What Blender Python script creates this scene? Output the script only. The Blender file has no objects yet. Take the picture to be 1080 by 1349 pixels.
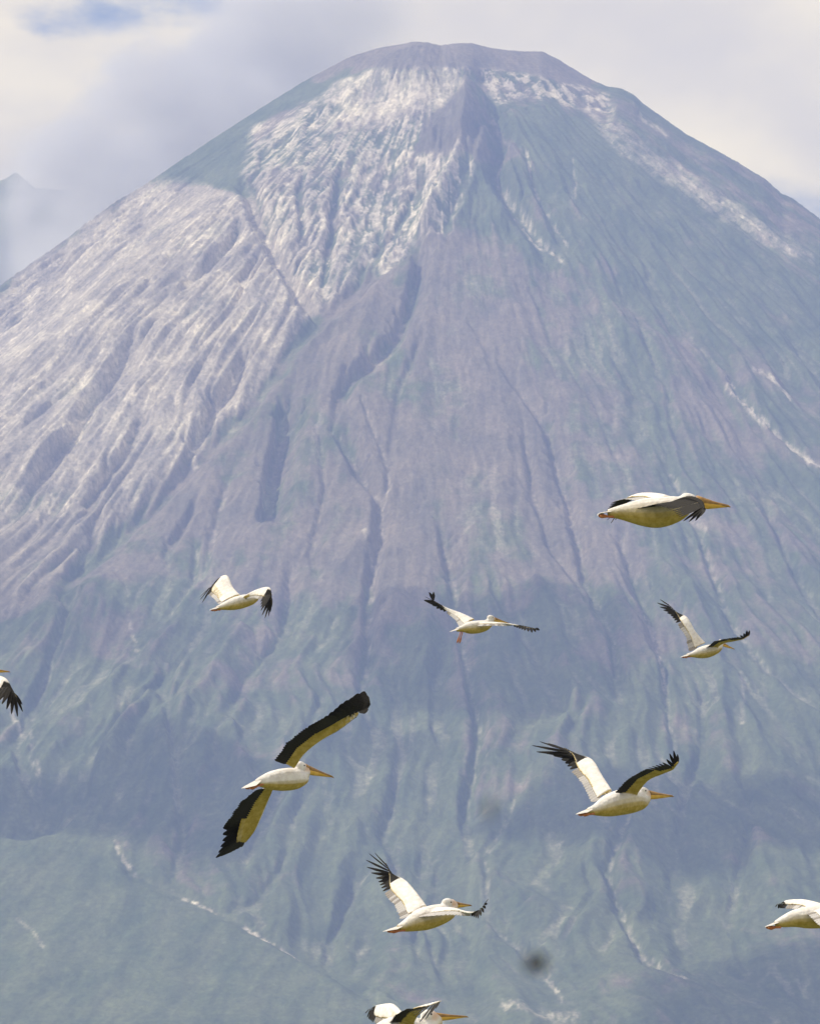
import bpy, bmesh, math, random
import numpy as np
from mathutils import Vector, Matrix
R = math.radians
scn = bpy.context.scene
C = scn.collection
random.seed(7)

# ------------------------------------------------------------------ camera
FPX = 6900.0                      # focal length in pixels of a 1080 px wide frame
PITCH = R(6.1)
CAM_Z = 40.0
cam_d = bpy.data.cameras.new('camera')
cam = bpy.data.objects.new('camera', cam_d); C.objects.link(cam)
cam.location = (0, 0, CAM_Z); cam.rotation_euler = (math.pi / 2 + PITCH, 0, 0)
cam_d.sensor_fit = 'HORIZONTAL'; cam_d.sensor_width = 36.0; cam_d.lens = FPX * 36 / 1080
cam_d.clip_start = 0.5; cam_d.clip_end = 200000
cam_d.dof.use_dof = True; cam_d.dof.focus_distance = 72; cam_d.dof.aperture_fstop = 20.0
scn.camera = cam

# ------------------------------------------------------------------ light
SUN_EL, SUN_AZ = R(52), R(-98)     # azimuth measured from -Y (behind the camera), negative to the left
to_sun = Vector((math.sin(SUN_AZ) * math.cos(SUN_EL), -math.cos(SUN_AZ) * math.cos(SUN_EL), math.sin(SUN_EL)))
sd = bpy.data.lights.new('sun', 'SUN'); sd.energy = 5.0; sd.angle = R(0.5); sd.color = (1.0, 0.93, 0.79)
so = bpy.data.objects.new('sun', sd); C.objects.link(so)
so.rotation_euler = (-to_sun).to_track_quat('-Z', 'Y').to_euler()

w = bpy.data.worlds.new("World"); scn.world = w; w.use_nodes = True
nt = w.node_tree; nt.nodes.clear()
def N(nt, t, **kw):
    n = nt.nodes.new(t)
    for k, v in kw.items():
        if k.startswith('i_'):
            key = k[2:]
            key = int(key) if key.isdigit() else key.replace('_', ' ')
            n.inputs[key].default_value = v
        else: setattr(n, k, v)
    return n
def L(nt, a, b): nt.links.new(a, b)
def math_n(nt, op, a, b=None, clamp=False):
    n = nt.nodes.new('ShaderNodeMath'); n.operation = op; n.use_clamp = clamp
    for i, v in enumerate((a, b)):
        if v is None: continue
        if isinstance(v, (int, float)): n.inputs[i].default_value = v
        else: nt.links.new(v, n.inputs[i])
    return n.outputs[0]
def mapr(nt, v, a, b, c=0.0, d=1.0, smooth=True):
    n = nt.nodes.new('ShaderNodeMapRange'); n.interpolation_type = 'SMOOTHSTEP' if smooth else 'LINEAR'
    nt.links.new(v, n.inputs[0])
    for i, x in enumerate((a, b, c, d)): n.inputs[i + 1].default_value = x
    return n.outputs[0]
def mixc(nt, f, a, b, mode='MIX'):
    n = nt.nodes.new('ShaderNodeMix'); n.data_type = 'RGBA'; n.blend_type = mode
    for i, v in ((0, f), (6, a), (7, b)):
        if isinstance(v, (int, float)): n.inputs[i].default_value = v
        elif isinstance(v, tuple): n.inputs[i].default_value = (*v, 1)[:4]
        else: nt.links.new(v, n.inputs[i])
    return n.outputs[2]
sky = N(nt, 'ShaderNodeTexSky', sky_type='NISHITA', sun_disc=False, sun_elevation=SUN_EL)
sky.sun_rotation = math.atan2(to_sun.x, to_sun.y)
sky.altitude = 900; sky.air_density = 1.0; sky.dust_density = 1.2
tc = N(nt, 'ShaderNodeTexCoord')
mp = N(nt, 'ShaderNodeMapping'); mp.inputs['Scale'].default_value = (1, 1, 2.0); mp.inputs['Location'].default_value = (0.536, 4.2, 7.7)
L(nt, tc.outputs['Generated'], mp.inputs[0])
n_big = N(nt, 'ShaderNodeTexNoise', i_Scale=9.0, i_Detail=9.0, i_Roughness=0.55, i_Distortion=0.15)
n_tone = N(nt, 'ShaderNodeTexNoise', i_Scale=9.0, i_Detail=7.0, i_Roughness=0.5, i_Distortion=0.3)
L(nt, mp.outputs[0], n_big.inputs['Vector']); mpt = N(nt, 'ShaderNodeMapping'); mpt.inputs['Scale'].default_value = (1, 1, 2.0); mpt.inputs['Location'].default_value = (9.3, 7.1, 5.5)
L(nt, tc.outputs['Generated'], mpt.inputs[0]); L(nt, mpt.outputs[0], n_tone.inputs['Vector'])
sxyz = N(nt, 'ShaderNodeSeparateXYZ'); L(nt, tc.outputs['Generated'], sxyz.inputs[0])
# broken cumulus: gaps opened overhead, out of view, for bluer, darker ambient light; the rows close up towards the horizon
thin = mapr(nt, sxyz.outputs[2], 0.22, 0.70, 0.0, 0.15)
cover = mapr(nt, math_n(nt, 'SUBTRACT', n_big.outputs[0], thin), 0.318, 0.44)
tone = mapr(nt, n_tone.outputs[0], 0.35, 0.60)
WS = 0.12
ccol = mixc(nt, tone, (1.22 / WS, 1.07 / WS, 0.78 / WS), (1.80 / WS, 1.53 / WS, 0.92 / WS))
col = mixc(nt, cover, sky.outputs[0], ccol)
bg = N(nt, 'ShaderNodeBackground', i_Strength=WS); L(nt, col, bg.inputs[0])
wo = N(nt, 'ShaderNodeOutputWorld'); L(nt, bg.outputs[0], wo.inputs[0])

scn.view_settings.view_transform = 'Standard'; scn.view_settings.look = 'None'
scn.view_settings.exposure = 0.0; scn.view_settings.gamma = 1.0; scn.view_settings.use_curve_mapping = False
cy = scn.cycles
cy.use_denoising = True; cy.volume_bounces = 1; cy.max_bounces = 6; cy.diffuse_bounces = 2
cy.transparent_max_bounces = 24; cy.transmission_bounces = 4; cy.glossy_bounces = 2
cy.volume_step_rate = 1.0; cy.volume_max_steps = 256

# ------------------------------------------------------------------ helpers
sP, cP = math.sin(PITCH), math.cos(PITCH)
def project(X, Y, Z):
    """world -> pixel of the 1080x1349 frame"""
    Zr = Z - CAM_Z
    d = Y * cP + Zr * sP
    return 540 + FPX * X / d, 674.5 - FPX * (-Y * sP + Zr * cP) / d
def unproject(u, v, dist):
    """point at view depth dist seen at pixel u, v"""
    a = (u - 540) / FPX * dist; b = (674.5 - v) / FPX * dist
    return Vector((a, dist * cP - b * sP, CAM_Z + dist * sP + b * cP))
def tag(o, label=None, cat=None, group=None, kind=None):
    if label: o['label'] = label
    if cat: o['category'] = cat
    if group: o['group'] = group
    if kind: o['kind'] = kind
    return o
def link(name, me, mat=None, parent=None):
    o = bpy.data.objects.new(name, me); C.objects.link(o)
    if mat is not None:
        for m in (mat if isinstance(mat, (list, tuple)) else [mat]): me.materials.append(m)
    if parent: o.parent = parent
    return o
def sstep(a, b, x):
    t = np.clip((x - a) / (b - a), 0, 1); return t * t * (3 - 2 * t)
_rng = np.random.default_rng(5)
_perm = _rng.permutation(256).astype(np.int32); _perm = np.concatenate([_perm, _perm])
_ang = _rng.random(256) * 2 * np.pi
_gx, _gy = np.cos(_ang).astype(np.float32), np.sin(_ang).astype(np.float32)
def perlin(x, y, seed=0):
    x = np.asarray(x, np.float32) + seed * 17.13; y = np.asarray(y, np.float32) + seed * 5.71
    xi = np.floor(x).astype(np.int32); yi = np.floor(y).astype(np.int32)
    xf = x - xi; yf = y - yi; xi &= 255; yi &= 255
    u = xf * xf * xf * (xf * (xf * 6 - 15) + 10); v = yf * yf * yf * (yf * (yf * 6 - 15) + 10)
    def g(a, b, dx, dy):
        h = _perm[_perm[(xi + a) & 255] + ((yi + b) & 255)]; return _gx[h] * dx + _gy[h] * dy
    n0 = g(0, 0, xf, yf); n1 = g(1, 0, xf - 1, yf); n2 = g(0, 1, xf, yf - 1); n3 = g(1, 1, xf - 1, yf - 1)
    a = n0 + u * (n1 - n0); b = n2 + u * (n3 - n2)
    return (a + v * (b - a)) * 1.5
def fbm(x, y, oct=4, seed=0, gain=0.5):
    s = 0; a = 1.0; t = 0
    for i in range(oct):
        s = s + a * perlin(x * 2 ** i, y * 2 ** i, seed + i * 3); t += a; a *= gain
    return s / t
def ridged(x, y, oct=3, seed=0, gain=0.5):
    s = 0; a = 1.0; t = 0
    for i in range(oct):
        s = s + a * (1 - np.abs(perlin(x * 2 ** i, y * 2 ** i, seed + i * 3)) * 2); t += a; a *= gain
    return s / t

# ------------------------------------------------------------------ the volcano
XC, YC = 60.0, 9500.0
ZP = CAM_Z + 9500 * math.tan(PITCH + (674.5 - 60) / FPX) - 2
# radial profile (drop below the summit)
_r = np.arange(0, 40000, 10.0)
_slope = np.interp(_r, [0, 120, 200, 260, 1300, 2000, 2800, 3500, 4600, 6500, 9000], [0.0, 0.06, 0.25, 0.66, 0.68, 0.60, 0.45, 0.30, 0.10, 0.02, 0.0])
_drop = np.concatenate([[0], np.cumsum(_slope[:-1] * 10)])
def base_h(X, Y):
    dx = X - XC; dy = Y - YC
    r = np.hypot(dx, dy); th = np.arctan2(dx, -dy)
    k = 1 - 0.035 * np.sin(th)
    return ZP - np.interp(r / k, _r, _drop), r, th

STEP = 3.1
gx = np.arange(-1060, 1060, STEP, dtype=np.float32); gy = np.arange(5150, 9760, STEP, dtype=np.float32)
NX, NY = len(gx), len(gy)
X, Y = np.meshgrid(gx, gy)
B, RR, TH = base_h(X, Y)
PU, PV = project(X, Y, B)
PU = PU.astype(np.float32); PV = PV.astype(np.float32)

def polydist(pts, U=None, V=None):
    """signed distance (+ to the right when walking down the line) and 0..1 parameter"""
    U = PU if U is None else U; V = PV if V is None else V
    P = np.array(pts, float); seg = np.hypot(*(P[1:] - P[:-1]).T); tot = seg.sum(); acc = 0
    best = np.full(U.shape, 1e9, np.float32); sg = np.zeros_like(best); tt = np.zeros_like(best)
    for i in range(len(P) - 1):
        ax, ay = P[i]; bx, by = P[i + 1]; dx, dy = bx - ax, by - ay
        t = np.clip(((U - ax) * dx + (V - ay) * dy) / (dx * dx + dy * dy), 0, 1)
        ex = U - (ax + t * dx); ey = V - (ay + t * dy); d = np.hypot(ex, ey)
        m = d < best
        best = np.where(m, d, best); sg = np.where(m, np.sign(dy * ex - dx * ey), sg); tt = np.where(m, (acc + t * seg[i]) / tot, tt)
        acc += seg[i]
    return best * sg, tt
def window(pts, pad):
    P = np.array(pts); u0, v0 = P.min(0) - pad; u1, v1 = P.max(0) + pad
    m = (PU > u0) & (PU < u1) & (PV > v0) & (PV < v1)
    j, i = np.where(m)
    if len(j) == 0: return None
    return slice(j.min(), j.max() + 1), slice(i.min(), i.max() + 1)
wu = 9 * fbm(PU / 42, PV / 60, 3, 11); wv = 9 * fbm(PU / 42, PV / 60, 3, 23)      # warp that roughens drawn outlines
H = np.zeros_like(B, dtype=np.float32)
streak = np.zeros_like(H)
def taper(t, a=0.15, b=0.25): return sstep(0, a, t) * (1 - sstep(1 - b, 1, t))
def gully(pts, wid, depth, skew=0.0, pale=0.0, warp=0.5, ends=(0.12, 0.3), pw=None):
    s = window(pts, wid * 3 + 12)
    if s is None: return
    d, t = polydist(pts, PU[s] + warp * wu[s], PV[s] + warp * wv[s])
    wl = wid * (1 - skew); wr = wid * (1 + skew)
    q = np.where(d < 0, -d / wl, d / wr)
    H[s] -= depth * np.clip(1 - q, 0, 1) ** 1.3 * taper(t, *ends)
    if pale:
        pw = pw or wid * 0.5
        n = fbm(PU[s] / 7, PV[s] / 11, 2, 31)
        streak[s] = np.maximum(streak[s], 0.7 * pale * sstep(1.0, 0.3, np.abs(d - wr * 0.2) / pw) * sstep(-0.25, 0.3, n) * taper(t, .05, .1))
def ridge(pts, wid, h, skew=0.0, warp=0.5, ends=(0.12, 0.3)): gully(pts, wid, -h, skew, 0, warp, ends)
def pale_line(pts, wid, a=1.0, warp=0.6, brk=0.0):
    s = window(pts, wid * 3 + 12)
    if s is None: return
    d, t = polydist(pts, PU[s] + warp * wu[s], PV[s] + warp * wv[s])
    n = fbm(PU[s] / 8, PV[s] / 14, 3, 37)
    streak[s] = np.maximum(streak[s], a * sstep(1.0, 0.35, np.abs(d) / wid + 0.6 * np.abs(n)) * sstep(brk - 0.35, brk + 0.2, n) * taper(t, .04, .06))
def inside(poly, soft=6.0, warp=1.0):
    """soft mask of a polygon given in pixels"""
    P = np.array(poly, float); s = window(poly, soft * 3 + 20); out = np.zeros_like(H)
    U = PU[s] + warp * wu[s]; V = PV[s] + warp * wv[s]
    Q = np.vstack([P, P[:1]]); d = np.full(U.shape, 1e9); ins = np.zeros(U.shape, bool)
    for i in range(len(P)):
        ax, ay = Q[i]; bx, by = Q[i + 1]; dx, dy = bx - ax, by - ay
        t = np.clip(((U - ax) * dx + (V - ay) * dy) / (dx * dx + dy * dy), 0, 1)
        d = np.minimum(d, np.hypot(U - ax - t * dx, V - ay - t * dy))
        if ay != by:
            c = ((ay > V) != (by > V)) & (U < dx * (V - ay) / dy + ax); ins ^= c
    out[s] = sstep(-soft, soft, np.where(ins, d, -d)); return out

# ---- broad zones (pixels of the photograph mapped on the cone)
def zones():
    global zA, zB, zRim, zBand, zTop, zPyr, zFan, zPlain, zShoulder
    zA = inside([(-90, 470), (-60, 430), (0, 380), (80, 322), (150, 270), (192, 246), (245, 240), (312, 255), (350, 290), (382, 350), (412, 405), (372, 462), (330, 520), (262, 588), (190, 655), (110, 730), (40, 800), (-90, 860)], 9, 2.2)
    zB = inside([(318, 215), (340, 165), (378, 148), (425, 122), (480, 92), (604, 88), (606, 118), (566, 160), (596, 186), (640, 168), (618, 240), (590, 300), (548, 318), (474, 362), (414, 412), (372, 345), (336, 275)], 6, 1.7)
    zRim = inside([(606, 86), (690, 92), (750, 108), (806, 126), (806, 150), (770, 146), (730, 132), (690, 128), (652, 140), (640, 116)], 5, 1.0)
    zBand = inside([(762, 140), (800, 146), (866, 200), (950, 252), (1070, 335), (1068, 352), (975, 304), (900, 256), (826, 212)], 5, 0.8)
    zTop = inside([(400, 110), (430, 84), (470, 66), (545, 50), (715, 62), (790, 104), (760, 112), (690, 92), (600, 88), (480, 90), (430, 108)], 5, 0.5)
    zPyr = inside([(608, 112), (642, 150), (690, 200), (650, 222), (610, 196), (548, 200), (560, 160)], 4, 0.4)
    zFan = inside([(545, 315), (600, 290), (700, 330), (800, 470), (860, 640), (840, 740), (560, 780), (330, 800), (200, 770), (110, 760), (260, 600), (420, 412)], 25, 2.0)
    zPlain = inside([(-150, 1090), (0, 1092), (130, 1098), (168, 1130), (255, 1180), (345, 1222), (430, 1268), (560, 1330), (640, 1500), (-150, 1500)], 10, 0.7)
    zShoulder = inside([(425, 92), (470, 84), (430, 125), (350, 150), (318, 215), (332, 262), (300, 250), (240, 238), (195, 240), (240, 205), (340, 138)], 6, 0.5)
zones()

# ---- medium relief: radial ribs that widen down the slope
lr = np.log(RR / 400 + 1)
rd = sstep(260, 900, RR); low = sstep(1500, 2500, RR)
tw = TH + 0.028 * fbm(X / 420, Y / 420, 3, 3)
ribs = ridged(tw * 7.5, lr * 1.8, 2, 1); ribs2 = ridged(tw * 19 + 3, lr * 3.6, 3, 5); ribs3 = ridged(tw * 46 + 9, lr * 7.5, 3, 9)
amp = (1 - 0.5 * zA) * (1 - 0.6 * zB) * (1 - 0.55 * zFan) * (1 - 0.88 * zPlain) * (1 - 0.75 * zShoulder)
amp = amp * (1 - 0.8 * zTop)
H += rd * amp * (30 * (ribs - .5) * (0.5 + 0.65 * low) + 22 * (ribs2 - .5) * (0.6 + 0.5 * low) + (8.5 - 4.5 * zFan) * (ribs3 - .5) + 2.5 * (ridged(tw * 105 + 3, lr * 14, 2, 12) - .5))
H += 5 * fbm(X / 90, Y / 90, 4, 41) * (0.4 + rd) * (1 - 0.6 * zPlain)
# ash faces: fine parallel fluting running down the fall line
H += zA * (12 * (ridged(tw * 90 + 4, lr * 7, 3, 13) - .5) + 10 * (ridged(tw * 34 + 4, lr * 4, 2, 19) - .5))
H += zB * (9 * (ridged(TH * 40 + 2, lr * 5, 3, 15) - .5) + 5 * fbm(X / 20, Y / 20, 3, 17))
# summit: hollow under the rim, central pyramid, V bowl
H += 16 * sstep(90, 50, np.hypot(PU - 560, (PV - 75) * 3)) - 0
H -= 45 * zB * (1 - sstep(0, 90, np.abs(PU - 500) * 0.6 + np.abs(PV - 190) * 0.5)) + 20 * zB
H -= 14 * zRim
ridge([(608, 108), (612, 150), (606, 200), (575, 260), (548, 318)], 34, 54, 0.2, 0.2, (0.05, 0.15))
gully([(640, 128), (668, 176), (652, 214), (700, 290), (742, 345)], 18, 44, -0.3, 0.75, 0.4, (0.05, .3), 5)
gully([(318, 200), (336, 262), (362, 322), (388, 372), (412, 412)], 20, 38, 0.1, 0.55, 0.5, (0.1, .1), 6)
# left edge of the smooth central apron
gully([(546, 322), (480, 366), (418, 416), (372, 470), (330, 528), (262, 600), (190, 668), (110, 748), (40, 840)], 20, 26, -0.1, 0, 0.8)
# named gullies and scarps
gully([(550, 308), (548, 350), (537, 388), (520, 432), (486, 470), (456, 490), (442, 520), (440, 560)], 14, 36, 0.55, 0, 0.35, (.08, .2))
gully([(372, 520), (366, 560), (354, 610), (346, 690)], 23, 56, 0.75, 0, 0.1, (.14, .12))
DG = [([(190, 430), (130, 510), (60, 600), (30, 660)], 24, 40, .4), ([(322, 282), (290, 320), (250, 360), (226, 395)], 15, 30, .4), ([(345, 318), (322, 350), (312, 372)], 13, 26, .4),
      ([(325, 455), (302, 500), (262, 560), (240, 600)], 20, 36, .4), ([(195, 530), (160, 590), (120, 650), (100, 700)], 17, 28, .4), ([(130, 670), (110, 720), (80, 780)], 15, 24, .3),
      ([(60, 400), (10, 440), (-40, 480)], 14, 24, .3), ([(260, 660), (232, 700), (210, 740)], 12, 18, .3),
      ([(120, 300), (70, 350), (20, 400)], 9, 14, .4), ([(250, 300), (200, 360), (150, 430)], 9, 13, .4), ([(400, 190), (392, 250), (402, 330)], 10, 18, .3), ([(450, 170), (440, 240), (430, 330), (418, 390)], 12, 22, .3),
      ([(560, 180), (540, 240), (500, 300), (470, 350)], 12, 20, .3), ([(598, 200), (572, 262), (535, 300)], 10, 16, .3)]
for p, wd, dp, sk in DG: gully(p, wd * .75, dp * 1.1, sk, 0, 0.7)
GL = [([(440, 560), (470, 610), (498, 650), (502, 700), (486, 760), (484, 850), (470, 930)], 20, 34, .2, .45), ([(560, 430), (530, 500), (512, 590), (508, 660)], 10, 13, .3, .0),
      ([(618, 420), (640, 460), (652, 505)], 9, 14, .3, 0), ([(660, 470), (720, 560), (745, 640), (770, 760), (806, 850), (816, 960)], 15, 28, .3, .3),
      ([(690, 560), (700, 640), (722, 710), (770, 780)], 12, 20, .3, .3), ([(575, 680), (592, 750), (608, 850), (630, 960), (612, 1040), (622, 1130)], 18, 30, .3, .35),
      ([(812, 700), (840, 770), (868, 860), (882, 950), (890, 1010)], 14, 26, .3, .4), ([(868, 590), (900, 650), (930, 730), (962, 820), (1010, 880), (1080, 940)], 13, 22, .2, .5),
      ([(955, 490), (985, 535), (1020, 575), (1090, 625)], 9, 16, .2, .9), ([(1000, 640), (1030, 720), (1070, 790), (1110, 850)], 13, 18, .2, .3), ([(925, 900), (925, 980), (900, 1050), (880, 1180)], 14, 20, .2, .1),
      ([(640, 770), (700, 850), (740, 930), (770, 1000)], 14, 20, .2, 0), ([(520, 880), (530, 980), (505, 1080), (545, 1170), (550, 1270)], 15, 20, .2, .25),
      ([(430, 900), (400, 980), (350, 1080), (310, 1160)], 16, 24, .3, .2), ([(290, 800), (200, 900), (120, 980), (100, 1060)], 16, 24, .3, .1), ([(380, 740), (375, 820), (330, 880), (290, 960)], 14, 22, .3, .1),
      ([(100, 780), (60, 880), (20, 960), (40, 1040)], 16, 24, .2, .3), ([(260, 700), (255, 760), (200, 830), (150, 880)], 10, 16, .2, .4), ([(210, 880), (230, 1000), (240, 1100), (225, 1160)], 15, 22, .3, .2),
      ([(470, 1120), (440, 1200), (425, 1262)], 18, 26, .3, .1), ([(150, 1105), (180, 1148), (255, 1180), (345, 1222), (430, 1268), (520, 1330)], 20, 14, -.1, .1),
      ([(380, 1120), (340, 1180), (290, 1200)], 12, 16, .3, .1), ([(690, 1020), (640, 1110), (640, 1200), (700, 1262), (745, 1320)], 12, 16, .2, .4), ([(830, 1080), (800, 1160), (822, 1220), (850, 1270), (905, 1302)], 15, 22, .3, .5),
      ([(980, 1000), (985, 1100), (960, 1200), (990, 1290)], 12, 16, .2, .0), ([(760, 1130), (780, 1180), (740, 1250)], 9, 10, .2, 0), ([(580, 1100), (560, 1200), (590, 1290)], 9, 11, .2, .0),
      ([(690, 195), (712, 262), (752, 325)], 8, 12, .2, .8), ([(750, 205), (757, 240), (752, 272)], 5, 6, .2, 1.0), ([(790, 330), (840, 420), (880, 520), (890, 600)], 10, 14, .2, .25), ([(850, 350), (900, 430), (950, 490)], 8, 10, .2, .2),
      ([(700, 380), (730, 450), (790, 540), (830, 640)], 9, 11, .2, .1), ([(470, 520), (500, 580), (515, 640)], 9, 12, .2, .5), ([(420, 560), (428, 640), (410, 720), (420, 800)], 10, 16, .2, .2), ([(300, 620), (280, 700), (262, 770)], 12, 18, .3, .5)]
for p, wd, dp, sk, pl in GL: gully(p, wd * .72, dp * .85, sk, pl, 0.55, (.08, .18), min(4.5, wd * .35))
for p, wd, a in [([(40, 700), (90, 620), (150, 560), (200, 500), (260, 430), (330, 360)], 12, .7), ([(75, 690), (100, 640), (140, 600)], 8, .8), ([(232, 580), (240, 560), (262, 600)], 6, .6),
                 ([(955, 500), (1000, 560), (1085, 622)], 6, 1.0), ([(990, 488), (1018, 500), (1045, 530)], 5, .8), ([(655, 232), (690, 290), (748, 350)], 4, .8), ([(850, 800), (870, 870), (885, 960)], 4, .7),
                 ([(150, 1108), (180, 1148)], 5, .6), ([(240, 1174), (290, 1196)], 4, .7), ([(318, 1210), (370, 1236), (436, 1268)], 5.5, 1.0), ([(20, 1210), (50, 1235), (62, 1250)], 4, .3), ([(720, 1280), (745, 1320)], 5, .6), ([(845, 1255), (905, 1302)], 4, .6),
                 ([(840, 150), (880, 175)], 5, .6), ([(860, 210), (960, 270), (1060, 340)], 8, .7), ([(900, 640), (930, 700)], 5, .5), ([(655, 1328), (700, 1340), (765, 1344)], 14, .45), ([(482, 150), (470, 240), (445, 330)], 16, .9), ([(606, 200), (545, 285), (500, 345)], 14, .95), ([(430, 132), (520, 104), (602, 98)], 22, .95), ([(355, 180), (345, 230), (370, 300)], 6, .7), ([(560, 296), (580, 292)], 7, 1.0), ([(330, 365), (240, 470), (200, 520)], 12, .9),
                 ([(0, 905), (35, 950), (50, 1010)], 7, .5), ([(975, 880), (980, 960)], 5, .4), ([(480, 700), (500, 745)], 6, .5), ([(515, 640), (500, 660)], 5, .6), ([(170, 800), (180, 850)], 4, .4)]:
    pale_line(p, wd, a, 0.6, 0.0)
for p, wd, hh in [([(205, 900), (170, 950), (120, 1040)], 26, 22), ([(560, 800), (560, 900), (580, 1000)], 24, 16), ([(700, 760), (730, 860), (760, 960)], 22, 14), ([(330, 820), (280, 900), (220, 980)], 22, 18),
                  ([(300, 950), (330, 1040), (300, 1120)], 24, 18), ([(900, 760), (950, 880), (960, 1000)], 24, 14), ([(600, 1120), (680, 1180), (760, 1230)], 30, 14)]:
    ridge(p, wd, hh, -0.2, 1.2)

Z = (B + H).astype(np.float32)

# ---- rain: many droplets carve rills and leave fans
def erode(Z, batches, count, life, seed, ke=0.30, kd=0.22, cap=3.2):
    rng = np.random.default_rng(seed); flow = np.zeros(Z.size, np.float32)
    Zf = Z.ravel()
    for b in range(batches):
        x = rng.random(count) * (NX - 4) + 1.5; y = rng.random(count) * (NY - 4) + 1.5
        vx = np.zeros(count); vy = np.zeros(count); sed = np.zeros(count); wat = np.ones(count); sp = np.ones(count)
        for k in range(life):
            xi = x.astype(np.int32); yi = y.astype(np.int32); fx = x - xi; fy = y - yi; i0 = yi * NX + xi
            a, bq, c, d = Zf[i0], Zf[i0 + 1], Zf[i0 + NX], Zf[i0 + NX + 1]
            gxx = (bq - a) * (1 - fy) + (d - c) * fy; gyy = (c - a) * (1 - fx) + (d - bq) * fx
            h = a * (1 - fx) * (1 - fy) + bq * fx * (1 - fy) + c * (1 - fx) * fy + d * fx * fy
            gl = np.hypot(gxx, gyy) + 1e-6
            vx = vx * 0.35 - gxx / gl * 0.65; vy = vy * 0.35 - gyy / gl * 0.65
            vl = np.hypot(vx, vy) + 1e-6; vx /= vl; vy /= vl
            xn = x + vx; yn = y + vy
            ok = (xn > 1) & (xn < NX - 3) & (yn > 1) & (yn < NY - 3)
            xn = np.where(ok, xn, x); yn = np.where(ok, yn, y)
            xj = xn.astype(np.int32); yj = yn.astype(np.int32); ex = xn - xj; ey = yn - yj; j0 = yj * NX + xj
            hn = Zf[j0] * (1 - ex) * (1 - ey) + Zf[j0 + 1] * ex * (1 - ey) + Zf[j0 + NX] * (1 - ex) * ey + Zf[j0 + NX + 1] * ex * ey
            dh = hn - h
            c_ = np.maximum(-dh / STEP, 0.02) * sp * wat * cap
            dep = np.where(dh > 0, np.minimum(dh, sed), np.where(sed > c_, (sed - c_) * kd, -np.minimum((c_ - sed) * ke, -dh * 0.5)))
            dep = np.where(ok, dep, 0)
            sed = sed - dep
            for o, ww in ((0, (1 - fx) * (1 - fy)), (1, fx * (1 - fy)), (NX, (1 - fx) * fy), (NX + 1, fx * fy)):
                np.add.at(Zf, i0 + o, (dep * ww).astype(np.float32))
            np.add.at(flow, i0, ok.astype(np.float32) * 1.0)
            sp = np.clip(np.sqrt(np.maximum(sp * sp - dh * 0.25, 0.05)), 0, 2.2); wat *= 0.988
            x, y = xn, yn
    return Zf.reshape(Z.shape), flow.reshape(Z.shape)
def blur(A, n=1):
    for _ in range(n):
        A = (np.roll(A, 1, 0) + np.roll(A, -1, 0) + 2 * A) / 4; A = (np.roll(A, 1, 1) + np.roll(A, -1, 1) + 2 * A) / 4
    return A
import time as _t; _t0 = _t.time()
Z0 = Z.copy()
Z, flow = erode(Z, 22, 9000, 120, 3)
ero = Z - Z0
Z = 0.75 * Z + 0.25 * blur(Z, 2)
print('erosion', _t.time() - _t0, ero.min(), ero.max(), flow.mean(), flow.max())

# ---- fit the skyline of the summit and both shoulders
SKY = np.array([(-160, 480), (-80, 428), (0, 375), (40, 347), (80, 319), (120, 288), (150, 266), (190, 243), (220, 222), (280, 182), (340, 143), (400, 106), (430, 90), (460, 74), (500, 62), (530, 57), (545, 54), (562, 55), (580, 59), (605, 56), (622, 56),
    (645, 62), (665, 65), (690, 67), (715, 67), (732, 75), (745, 83), (780, 104), (800, 113), (820, 116), (836, 124), (850, 137), (880, 158), (905, 176), (960, 206), (1010, 236), (1030, 254), (1045, 261), (1080, 287), (1160, 340), (1300, 440)], float)
for _k in range(4):
    U_, V_ = project(X, Y, Z)
    col_ = np.clip(((U_ + 160) / 4).astype(int), 0, 365)
    top = np.full(366, 1e9); np.minimum.at(top, col_.ravel(), V_.ravel())
    top = np.convolve(np.pad(top, 3, 'edge'), np.ones(7) / 7, 'valid') if _k == 0 else top
    cu_ = np.arange(366) * 4 - 158.0
    okc = top < 1e8
    if _k: top[okc] = np.convolve(np.pad(top[okc] - np.interp(cu_[okc], SKY[:, 0], SKY[:, 1]), 1, 'edge'), np.ones(3) / 3, 'valid') + np.interp(cu_[okc], SKY[:, 0], SKY[:, 1])
    diff = np.interp(U_, cu_[okc], (top - np.interp(cu_, SKY[:, 0], SKY[:, 1]))[okc])
    sv = np.interp(U_, SKY[:, 0], SKY[:, 1])
    Z = Z + (diff / 0.726) * np.exp(-((V_ - sv) / 75.0) ** 2) * sstep(60, 20, np.where(V_ < sv, 0, 0)) * sstep(2600, 1800, RR)
    print('sky', np.abs(diff).max())
Z = Z.astype(np.float32)

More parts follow.
